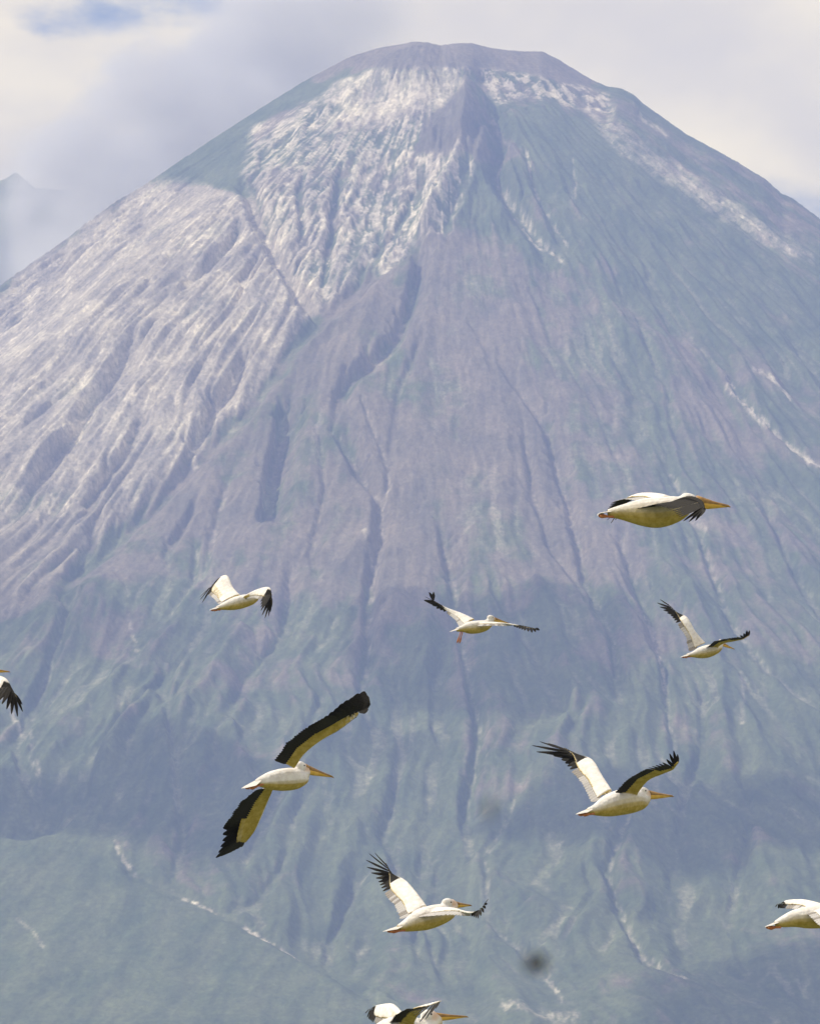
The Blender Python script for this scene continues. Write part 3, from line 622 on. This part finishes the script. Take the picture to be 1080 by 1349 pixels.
def pelican(label, s, psi, body, neck, head, bill, tail, wings, feet=True, bill_thick=None, cdepth=0.0, legs=None, shade_hi=0.65, nsec=15, npri=9):
    """s metres per pixel; psi heading turned away from the lens; points in photograph pixels on the bird's own plane"""
    psi = R(psi); tp = math.tan(psi)
    cu, cv = body[len(body) // 2][:2]
    dist = s * FPX
    root = bpy.data.objects.new('pelican', None); C.objects.link(root); root.empty_display_size = 0.3
    root.location = unproject(cu, cv, dist); root.rotation_euler = (PITCH, 0, 0)
    tag(root, label, 'pelican', 'pelicans flying past the volcano')
    def P(u, v, depth=None):
        x = (u - cu) * s; return Vector((x, x * tp if depth is None else depth, (cv - v) * s))
    hd = Vector((math.cos(psi), math.sin(psi), 0)); right = Vector((math.sin(psi), -math.cos(psi), 0))
    bm = bmesh.new()
    tube(bm, smooth_pts([(P(u, v), r * s) for u, v, r in body]), right, 16, 0.92)
    tube(bm, smooth_pts([(P(u, v), r * s) for u, v, r in neck]), right, 12, 0.9)
    hu, hv, hr = head; hp = P(hu, hv)
    b0 = P(bill[0], bill[1]); b1 = P(bill[2], bill[3]); bd = (b1 - b0).normalized()
    tube(bm, smooth_pts([(hp - bd * hr * s * 1.1, hr * s * .35), (hp - bd * hr * s * .7, hr * s * .8), (hp, hr * s), (hp + bd * hr * s * .9, hr * s * .85), (b0 + bd * .02, hr * s * .5)]), right, 12, 0.85)
    feathers = []; hands = []; wsecs = []
    for wg in wings:
        near = wg['side'] == 'right'
        sgn = -1 if near else 1
        lens = wg.get('lens', (0.36, 0.40, 0.30, 0.30))
        LE = []; prev = None
        d0 = sgn * 0.11
        for k, q in enumerate(wg['LE']):
            if k == 0: p = P(q[0], q[1]); p.y += d0
            else:
                p = P(q[0], q[1], 0.0); pr = math.hypot(p.x - prev.x, p.z - prev.z)
                dd = math.sqrt(max((lens[k - 1] * wg.get('k', 1.0)) ** 2 - pr * pr, 0.0004))
                p.y = prev.y + sgn * dd * (q[2] if len(q) > 2 else 1.0)
            LE.append(p); prev = p
        def trail(q, ref):
            p = P(q[0], q[1], 0.0); p.y = ref.y + (p.x - ref.x) * max(-1.3, min(1.3, tp)) + (q[2] if len(q) > 2 else 0.0); return p
        TE = [trail(q, LE[k]) for k, q in enumerate(wg['TE'])]
        # outer wing: path of primary tips, from the wrist trailing edge round to the leading tip
        PT = [TE[-1]] + [trail(q, LE[-1]) for q in wg['PT']]
        cov = wg.get('cov', 0.52)
        nL = len(TE)
        # fleshy wing and coverts, one slab from the shoulder to past the wrist
        secs = []
        for k in range(nL): secs.append((LE[k], lerp(LE[k], TE[k], cov), 0.035 if k == 0 else 0.026))
        hand = LE[nL:]
        for k, p in enumerate(hand):
            f = (k + 1) / len(hand); e = lerp(p, along(PT, 0.35 + 0.5 * f), wg.get('hc', .22) * (1 - 0.5 * f)); secs.append((p, e, 0.022 * (1 - .45 * f)))
        A = spline([Vector(q[0]) for q in secs], 4); Bq = spline([Vector(q[1]) for q in secs], 4)
        Th = [t[0] for t in spline([Vector((q[2], 0, 0)) for q in secs], 4)]
        wn = None; rings = []
        for i in range(len(A)):
            c = Bq[i] - A[i]; wd = A[min(i + 1, len(A) - 1)] - A[max(i - 1, 0)]
            n_ = c.cross(wd) if near else wd.cross(c)
            n_ = n_.normalized() if n_.length > 1e-6 else wn; wn = n_
            cam_ = 0.10 * c.length
            prof = [(-.02, 0), (.06, .8), (.3, 1.0), (.7, .6), (1.0, .16), (1.0, -.1), (.7, -.25), (.3, -.55), (.06, -.7)]
            rings.append([A[i] + c * x + n_ * (z * Th[i] + cam_ * (4 * x * (1 - x)) * .35) for x, z in prof])
        ring_loft(bm, rings)
        for ii in range(3, len(A)): wsecs.append((A[ii].copy(), Bq[ii].copy(), rings[ii][2] - rings[ii][6]))
        for ii in range(len(A)):
            if ii >= (2 if wg.get('dark') else nL * 4 - 2) and not wg.get('white_hand'): hands.append((A[ii].copy(), Bq[ii].copy(), rings[ii][2] - rings[ii][6], wg.get('dark', False)))
        # secondaries
        lead_in = LE[:nL]
        nS = wg.get('nsec', nsec)
        for i in range(nS):
            t = (i + .3) / nS
            a = along(lead_in, t); b = along(TE, t); base = lerp(a, b, cov - 0.16); tip = b
            t2 = min(t + .04, 1); wd = along(TE, t2) - along(TE, max(t - .04, 0)); c = tip - base
            n_ = (c.cross(wd) if near else wd.cross(c)).normalized()
            sp = sum((TE[k + 1] - TE[k]).length for k in range(nL - 1)) / nS
            feathers.append(('secondary_feather', V_prim if wg.get('dark') else V_sec2 if (random.random() < .14 or t > .80) else V_sec, base, tip + c * random.uniform(-.04, .05), n_, max(.045, sp * 1.75), near))
        nP = wg.get('npri', npri)
        handline = [LE[nL - 1]] + hand
        seglen = sum((PT[k + 1] - PT[k]).length for k in range(len(PT) - 1)) / nP
        for i in range(nP):
            t = (i + .5) / nP
            base = along(handline, 0.10 + 0.82 * t); tip = along(PT, (i + 0.7) / nP)
            base = lerp(base, tip, wg.get('pb', wg.get('hc', .22) * .35))
            c = tip - base; wd = hand[-1] - LE[nL - 1]
            n_ = (c.cross(wd) if near else wd.cross(c))
            cc = along(PT, 0.3) - along(handline, .3); wref = (cc.cross(wd) if near else wd.cross(cc))
            if n_.length < 1e-4: n_ = wref
            n_ = (n_.normalized() + wref.normalized() * .6).normalized()
            feathers.append(('primary_feather', V_prim, base, tip, n_, max(wg.get('pw', .062), wg.get('pk', .85) * seglen) * (1 - .2 * t), near))
    # tail fan
    tu, tv, tw_ = tail; r0 = body[0]; rb = P(r0[0], r0[1]); tt = P(tu, tv); td = tt - rb
    upv = right.cross(hd).normalized(); lat = right
    for i in range(7):
        a = (i - 3) / 3
        tip = tt + lat * a * tw_ * s * 1.6 - td * abs(a) * .12 + upv * a * tw_ * s * .25; base = rb + lat * a * .035 - td * .25 + upv * .02
        n_ = lat.cross(tip - base).normalized()
        if n_.z < 0: n_ = -n_
        feathers.append(('tail_feather', V_tail, base, tip, n_, .065, True))
    # skin everything into one continuous body
    bmesh.ops.recalc_face_normals(bm, faces=bm.faces)
    me = bpy.data.meshes.new('body_cage'); bm.to_mesh(me); bm.free()
    tmp = bpy.data.objects.new('body_cage', me); C.objects.link(tmp)
    md = tmp.modifiers.new('r', 'REMESH'); md.mode = 'VOXEL'; md.voxel_size = 0.011
    sm = tmp.modifiers.new('s', 'SMOOTH'); sm.iterations = 3; sm.factor = 0.5
    dg = bpy.context.evaluated_depsgraph_get(); ev = tmp.evaluated_get(dg); bme = bpy.data.meshes.new_from_object(ev)
    bpy.data.objects.remove(tmp); bpy.data.meshes.remove(me)
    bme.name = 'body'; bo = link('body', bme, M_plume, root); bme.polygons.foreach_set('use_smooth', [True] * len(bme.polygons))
    nv = len(bme.vertices); no = np.empty(nv * 3, np.float32); bme.vertices.foreach_get('normal', no); no = no.reshape(-1, 3)
    co = np.empty(nv * 3, np.float32); bme.vertices.foreach_get('co', co); co = co.reshape(-1, 3)
    dh_ = np.hypot(np.hypot(co[:, 0] - hp.x, co[:, 1] - hp.y), co[:, 2] - hp.z)
    und_shade = sstep(shade_hi, -0.40, no[:, 2] - 0.10 * no[:, 0] * 0) * sstep(hr * s * 1.2, hr * s * 3.0, dh_)  # painted shade on downward-facing plumage, reaching up the flanks
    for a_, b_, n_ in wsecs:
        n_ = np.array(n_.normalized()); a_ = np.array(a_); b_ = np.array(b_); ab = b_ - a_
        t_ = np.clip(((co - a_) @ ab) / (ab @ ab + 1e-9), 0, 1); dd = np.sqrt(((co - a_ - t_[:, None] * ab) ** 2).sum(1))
        und_shade = np.where(dd < 0.05, sstep(-0.15, 0.25, -(no @ n_)), und_shade)
    attr(bme, 'under', und_shade)
    blk = np.zeros(nv, np.float32)
    for a_, b_, n_, all_ in hands:
        n_ = np.array(n_.normalized()); a_ = np.array(a_); b_ = np.array(b_); ab = b_ - a_
        t_ = np.clip(((co - a_) @ ab) / (ab @ ab + 1e-9), 0, 1); dd = np.sqrt(((co - a_ - t_[:, None] * ab) ** 2).sum(1))
        blk = np.maximum(blk, (dd < 0.075) * (np.ones(nv) if all_ else sstep(-0.2, 0.12, no @ n_) * sstep(.0, .2, t_)))
    attr(bme, 'black', blk)
    dfb = np.sqrt(((co - np.array(b0)) ** 2).sum(1)); attr(bme, 'face', 0.8 * sstep(hr * s * 1.25, hr * s * .6, dfb))
    # bill: two jaws with the pouch below, a nail at the tip
    bt = (bill_thick or hr * 1.0) * s
    bu = right.cross(bd).normalized()
    bm = bmesh.new(); tube(bm, [(b0 - bd * .03 + bu * bt * .2, bt * .5), (b0 + bd * .04 + bu * bt * .16, bt * .42), (lerp(b0, b1, .5) + bu * bt * .06, bt * .24), (lerp(b0, b1, .93), bt * .13), (b1 - bu * bt * .1, bt * .05)], right, 10, 1.1)
    up_ = finish('upper_bill', bm, M_bill_top, root)
    bm = bmesh.new(); tube(bm, smooth_pts([(b0 - bd * .035 - bu * bt * .25, bt * .4), (b0 + bd * .03 - bu * bt * .28, bt * .5), (lerp(b0, b1, .35) - bu * bt * .22, bt * .42), (lerp(b0, b1, .7) - bu * bt * .1, bt * .24), (lerp(b0, b1, .95) - bu * bt * .05, bt * .07)], 3), right, 10, .8)
    finish('bill_pouch', bm, M_bill, root)
    bm = bmesh.new(); ep = hp + bd * hr * s * .35 + bu * hr * s * .3 + right * hr * s * .74
    bmesh.ops.create_uvsphere(bm, u_segments=10, v_segments=8, radius=.011, matrix=Matrix.Translation(ep)); finish('eye', bm, M_eye, root)
    if feet:
        for q in (-1, 1):
            bm = bmesh.new()
            if legs:
                a = P(*legs[0]) + right * q * .035; b = P(*legs[1]) + right * q * .05
            else:
                a = rb - td * .5 - upv * .045 + right * q * .05; b = rb + td * .8 - upv * .03 + right * q * .045
            m_ = lerp(a, b, .45)
            tube(bm, [(a, .014), (m_, .012), (lerp(a, b, .55), .018), (lerp(a, b, .8), .026), (b, .012)], right, 8, .8)
            finish('foot', bm, M_foot, root)
    for nm, mesh, base, tip, n_, wd, near in feathers:
        c = tip - base; Lx = c.length; x = c / Lx; z = (n_ - x * n_.dot(x)).normalized(); y = z.cross(x)
        o = bpy.data.objects.new(nm, mesh); C.objects.link(o); o.parent = root
        yy = y * wd * (1 if near else 1)
        M = Matrix(((x.x * Lx, yy.x, z.x * .12, base.x), (x.y * Lx, yy.y, z.y * .12, base.y), (x.z * Lx, yy.z, z.z * .12, base.z), (0, 0, 0, 1)))
        o.matrix_local = M
    return root

# big bird side-on at the right, wings stroking down
pelican('side-on pelican with full belly painted in ochre shade and thick orange bill, highest of the flock', 0.0088, 8,
    body=[(800, 676, 5), (818, 675, 10), (845, 675, 18), (868, 675, 20.5), (892, 670, 17), (908, 664, 10), (914, 660, 5)],
    neck=[(890, 666, 10), (905, 661, 10), (916, 662, 7.5), (921, 659, 6)], head=(905, 657, 8), bill=(920, 661, 963, 667), bill_thick=12,
    tail=(786, 676, 7), shade_hi=1.0,
    wings=[dict(side='right', LE=[(882, 666), (906, 656), (919, 660), (922, 665), (921, 670)], TE=[(837, 669), (856, 664, .05), (880, 670)], PT=[(888, 680), (895, 688), (902, 685), (907, 686), (912, 680), (917, 678)], cov=.16, pw=.09, pk=1.6, dark=True, nsec=14, lens=(.36, .38, .2, .2)),
           dict(side='left', LE=[(886, 657), (872, 652), (850, 652), (830, 662), (815, 676)], TE=[(842, 658), (822, 656), (808, 660)], PT=[(803, 672), (803, 684), (806, 689), (811, 688), (815, 683)], nsec=10, lens=(.30, .36, .25, .22))])
# small white-topped bird on the left
pelican('small pelican with arched white wings and hanging dark wingtips, above the banking one', 0.0165, 35,
    body=[(286, 801, 2.5), (294, 799, 4.5), (306, 796, 8), (318, 793, 9), (330, 790, 7.5), (338, 787, 4.5)],
    neck=[(326, 788, 4.5), (334, 786, 4.2), (338, 784, 3.2), (340, 783, 3)], head=(340, 782, 3.8), bill=(345, 784, 356, 790),
    tail=(279, 802, 4), shade_hi=0.7,
    wings=[dict(side='right', LE=[(322, 785), (338, 777), (355, 773), (359, 781), (359, 788)], TE=[(322, 790), (334, 787), (344, 789)], PT=[(345, 802), (347, 812), (352, 814), (356, 809), (359, 797)], cov=.75, nsec=10, lens=(.36, .4, .2, .2)),
           dict(side='left', LE=[(316, 784), (306, 774), (297, 758), (282, 767), (272, 777)], TE=[(288, 795), (281, 788), (274, 783)], PT=[(268, 786), (264, 795), (262, 792), (260, 789), (262, 785)], cov=.85, nsec=10, lens=(.36, .42, .3, .25))])
# mid bird with a dangling foot
pelican('small pelican gliding on level outstretched wings with feet dangling under its tail', 0.0175, 32,
    body=[(601, 829.5, 2.5), (609, 828, 4.5), (618, 827, 8), (630, 826, 8.5), (640, 824, 7), (647, 821, 4)],
    neck=[(638, 822, 4.5), (645, 819, 4.3), (648, 816, 3.3)], head=(646, 814.5, 4.2), bill=(651, 816, 672, 822),
    tail=(594.5, 830.5, 4), shade_hi=0.8, legs=((608, 832), (603.5, 847)),
    wings=[dict(side='right', LE=[(636, 820), (655, 820), (673, 821, .9), (692, 825), (708, 828)], TE=[(626, 824), (650, 823), (674, 824)], PT=[(690, 829), (700, 832), (706, 831), (711, 829)], cov=.6, nsec=12, lens=(.42, .42, .36, .30)),
           dict(side='left', LE=[(625, 816), (608, 808), (590, 801.5), (577, 795), (567, 791)], TE=[(604, 825), (600, 817), (588, 808)], PT=[(575, 803), (562, 793), (557, 790), (562, 784), (566, 780), (573, 781)], cov=.66, nsec=12, lens=(.36, .40, .25, .22))])
# small bird right, wings in a V
pelican('small pelican with dark tipped wings raised in a V, below the side-on one', 0.019, 36,
    body=[(904, 863, 2.3), (912, 862, 4), (922, 860, 7.5), (933, 858, 8.5), (944, 855, 6.5), (950, 852, 4)],
    neck=[(942, 853, 4.5), (949, 850, 4), (951, 847, 3)], head=(950, 846.5, 3.8), bill=(953, 849, 969, 856),
    tail=(897, 864, 3.5),
    wings=[dict(side='right', LE=[(946, 852), (953, 847), (964, 844), (976, 841), (983, 836)], TE=[(929, 853), (938, 844), (952, 840)], PT=[(966, 837), (975, 833), (980, 829), (983, 827), (985, 831)], cov=.62, nsec=12, lens=(.36, .42, .35, .25)),
           dict(side='left', LE=[(929, 847), (916, 832), (906, 814), (894, 808), (881, 796)], TE=[(906, 857), (903, 838), (892, 822)], PT=[(884, 811), (871, 801), (866, 795), (868, 790), (872, 789)], cov=.64, nsec=12, lens=(.36, .42, .33, .30))])
# the banking bird seen from below
pelican('banking pelican seen from beneath, black-backed wings spread along a steep diagonal', 0.0098, 40,
    body=[(338, 1030, 4), (346, 1029, 8), (358, 1028, 12.5), (372, 1027.5, 15), (388, 1027, 14.5), (398, 1027, 10), (404, 1026, 5)],
    neck=[(390, 1026, 10), (400, 1022, 8), (402, 1016, 6), (398, 1012, 5.5)], head=(395, 1011, 7), bill=(402, 1014, 439, 1027), bill_thick=9,
    tail=(325, 1035, 8), cdepth=0, shade_hi=0.05,
    wings=[dict(side='right', LE=[(388, 1012), (402, 992), (424, 974), (448, 960), (471, 942)], TE=[(362, 1000), (378, 976), (405, 955)], PT=[(427, 941), (447, 927), (455, 920), (463, 918), (474, 911), (482, 909), (486, 912), (480, 927)], cov=.60, nsec=18, npri=15, lens=(.30, .34, .3, .32), pw=.10, pk=2.6, hc=.66, pb=.44),
           dict(side='left', LE=[(360, 1038), (352, 1058), (341, 1084), (333, 1100), (322, 1114)], TE=[(336, 1040), (316, 1056), (301, 1078)], PT=[(292, 1092), (291, 1110), (287, 1122), (282, 1132), (292, 1129), (304, 1123), (315, 1118)], cov=.60, nsec=16, npri=15, lens=(.30, .34, .22, .22), pw=.10, pk=2.6, hc=.66, pb=.44)])
# the bird with raised fingered wings
pelican('pelican beating both wings upward, fanned grey feather fingers at left, bill pointing right', 0.0098, 36,
    body=[(773, 1067, 4), (784, 1066, 8), (798, 1062, 14), (815, 1058, 17), (833, 1056, 16.5), (846, 1057, 12), (853, 1058, 6)],
    neck=[(838, 1056, 13), (849, 1054, 10), (852, 1048, 6.5), (848, 1044, 6)], head=(846, 1045, 7), bill=(853, 1048, 890, 1052), bill_thick=9,
    tail=(761, 1069, 6),
    wings=[dict(side='right', LE=[(838, 1048), (853, 1027), (872, 1016), (883, 1010), (889, 1001)], TE=[(809, 1042), (825, 1023), (848, 1008)], PT=[(868, 998), (873, 994), (878, 986), (881, 983), (885, 985), (890, 991)], cov=.68, hc=.4, nsec=16, lens=(.36, .40, .25, .2)),
           dict(side='left', LE=[(806, 1042), (795, 1025), (783, 1005), (764, 999), (747, 991)], TE=[(778, 1055), (768, 1033), (754, 1018)], PT=[(744, 1006), (726, 996), (704, 992), (702, 988), (703, 983.5), (709, 980), (716, 979), (728, 983)], cov=.72, nsec=15, npri=10, lens=(.36, .42, .25, .22), pw=.045)])
# lower middle
pelican('pelican with far wing raised to a black fan and near wing sweeping past its head', 0.0105, 32,
    body=[(524, 1221, 4), (534, 1219, 8), (548, 1214, 13), (563, 1210, 15.5), (580, 1206, 14), (592, 1204, 10), (599, 1202, 5)],
    neck=[(584, 1204, 10), (594, 1200, 8), (598, 1195, 6), (594, 1191, 5.5)], head=(589, 1192, 7.2), bill=(596, 1193, 622, 1196), bill_thick=7,
    tail=(510, 1223, 9), shade_hi=0.8,
    wings=[dict(side='right', LE=[(582, 1198), (600, 1195), (617, 1196), (630, 1193, .6), (641, 1180, .3)], TE=[(550, 1206), (590, 1201, .05), (618, 1202)], PT=[(628, 1203), (635, 1196), (640, 1186), (643, 1178)], cov=.55, nsec=14, lens=(.42, .42, .22, .2), pw=.05),
           dict(side='left', LE=[(562, 1195), (548, 1178), (534, 1165), (517, 1158), (508, 1145)], TE=[(527, 1209), (520, 1195), (505, 1180)], PT=[(496, 1165), (484, 1150), (481, 1143), (482, 1136), (485, 1130), (491, 1127), (497, 1131), (502, 1138)], cov=.70, nsec=15, npri=11, lens=(.36, .38, .26, .22), pw=.048)])
# cut by the bottom edge
pelican('pelican cut off by the bottom edge of the photo, long yellow bill', 0.0078, 20,
    body=[(478, 1372, 6), (492, 1368, 12), (508, 1363, 20), (528, 1362, 24), (550, 1364, 22), (566, 1362, 13), (574, 1358, 7)],
    neck=[(556, 1358, 14), (572, 1352, 10), (574, 1345, 8), (567, 1341, 7)], head=(563, 1340, 8.5), bill=(571, 1341, 617, 1343), bill_thick=8.5,
    tail=(464, 1376, 8),
    wings=[dict(side='right', LE=[(545, 1350), (548, 1338), (556, 1322), (568, 1312), (581, 1306)], TE=[(513, 1344), (520, 1330), (536, 1318)], PT=[(547, 1326), (552, 1333), (560, 1328), (568, 1319), (574, 1313)], cov=.6, nsec=14, lens=(.36, .36, .2, .2), white_hand=True),
           dict(side='left', LE=[(530, 1336), (518, 1328), (502, 1333), (491, 1339), (483, 1345)], TE=[(520, 1356), (504, 1356), (490, 1356)], PT=[(482, 1356), (478, 1350), (480, 1346)], cov=.7, nsec=9, lens=(.30, .36, .25, .2))])
# cut by the left edge
pelican('pelican at the left edge, only bill tip and drooping black wingtip in view', 0.0105, 25,
    body=[(-88, 893, 4), (-78, 892, 8), (-62, 890, 14), (-48, 890, 16), (-34, 891, 13), (-26, 890, 6)],
    neck=[(-38, 889, 9), (-28, 887, 8), (-25, 883, 6), (-29, 880, 5.5)], head=(-31, 880, 7), bill=(-24, 882, 11.5, 886), bill_thick=6.5,
    tail=(-102, 896, 8),
    wings=[dict(side='right', LE=[(-34, 890), (-8, 889), (11, 892), (20, 904), (27, 915)], TE=[(-54, 900), (-28, 908), (-6, 914)], PT=[(6, 921), (14, 931), (20, 938), (26, 942), (31, 940), (35, 934), (33, 924)], cov=.62, nsec=13, lens=(.32, .34, .2, .2)),
           dict(side='left', LE=[(-40, 884), (-58, 872), (-76, 866), (-92, 864), (-104, 866)], TE=[(-66, 884), (-80, 876), (-92, 874)], PT=[(-106, 874), (-116, 872), (-118, 868)], cov=.62, nsec=9, lens=(.3, .34, .25, .25))])
# cut by the right edge
pelican('pelican cut by the right edge, only its white rear half and reddish feet showing', 0.0092, 12,
    body=[(1020, 1217, 4), (1032, 1214, 8), (1048, 1210, 12), (1066, 1209, 15), (1088, 1207, 16), (1106, 1204, 12), (1114, 1202, 6)],
    neck=[(1096, 1203, 11), (1110, 1200, 8), (1114, 1196, 6), (1110, 1193, 5.5)], head=(1106, 1193, 7), bill=(1113, 1195, 1152, 1199), bill_thick=9,
    tail=(1007, 1219, 6),
    wings=[dict(side='right', LE=[(1096, 1197), (1104, 1206), (1114, 1222), (1112, 1234), (1106, 1242)], TE=[(1062, 1202), (1072, 1212), (1086, 1222)], PT=[(1092, 1240), (1096, 1250), (1104, 1252), (1108, 1248)], cov=.7, nsec=12, lens=(.34, .38, .25, .2)),
           dict(side='left', LE=[(1088, 1195), (1066, 1190), (1046, 1192), (1036, 1197), (1030, 1201)], TE=[(1062, 1202), (1048, 1200), (1038, 1202)], PT=[(1033, 1206), (1029, 1206), (1028, 1201)], cov=.62, nsec=9, lens=(.32, .34, .22, .2))])

# two small winged bodies added close to the lens in place of dust marks, far out of focus
def dust_stand_in(u, v, dist, size, label):
    root = bpy.data.objects.new('dust_stand_in', None); C.objects.link(root); root.location = unproject(u, v, dist); tag(root, label, 'dust_stand_in')
    m = bpy.data.materials.get('dust_dark') or feather_mat('dust_dark', (.012, .012, .014), (.03, .03, .03), .4)
    wm = bpy.data.materials.get('dust_wing') or feather_mat('dust_wing', (.10, .10, .09), (.16, .16, .14), .3)
    bm = bmesh.new(); tube(bm, smooth_pts([(Vector((-.5, 0, 0)) * size, .06 * size), (Vector((-.25, 0, -.02)) * size, .2 * size), (Vector((.05, 0, .02)) * size, .16 * size), (Vector((.12, 0, .03)) * size, .2 * size), (Vector((.3, 0, .03)) * size, .17 * size), (Vector((.4, 0, .01)) * size, .13 * size), (Vector((.5, 0, 0)) * size, .05 * size)], 3), Vector((0, -1, 0)), 10)
    finish('body', bm, m, root)
    for q in (-1, 1):
        bm = bmesh.new(); vv = [Vector((.2, .1 * q, .12)), Vector((.1, .45 * q, .3)), Vector((-.15, .8 * q, .42)), Vector((-.35, .7 * q, .36)), Vector((-.2, .3 * q, .2))]
        a = [bm.verts.new(p * size) for p in vv]; b = [bm.verts.new((p + Vector((0, 0, .015))) * size) for p in vv]
        bm.faces.new(a); bm.faces.new(b[::-1])
        for i in range(5): bm.faces.new([a[i], b[i], b[(i + 1) % 5], a[(i + 1) % 5]])
        finish('wing', bm, wm, root)
dust_stand_in(706, 1270, 2.7, 0.0105, 'added blurred stand-in for a dust mark over the lower slope, the larger dark smudge')
dust_stand_in(645, 1066, 2.5, 0.0030, 'added faint blurred stand-in for a dust speck, left of the pelican beating its wings upward')
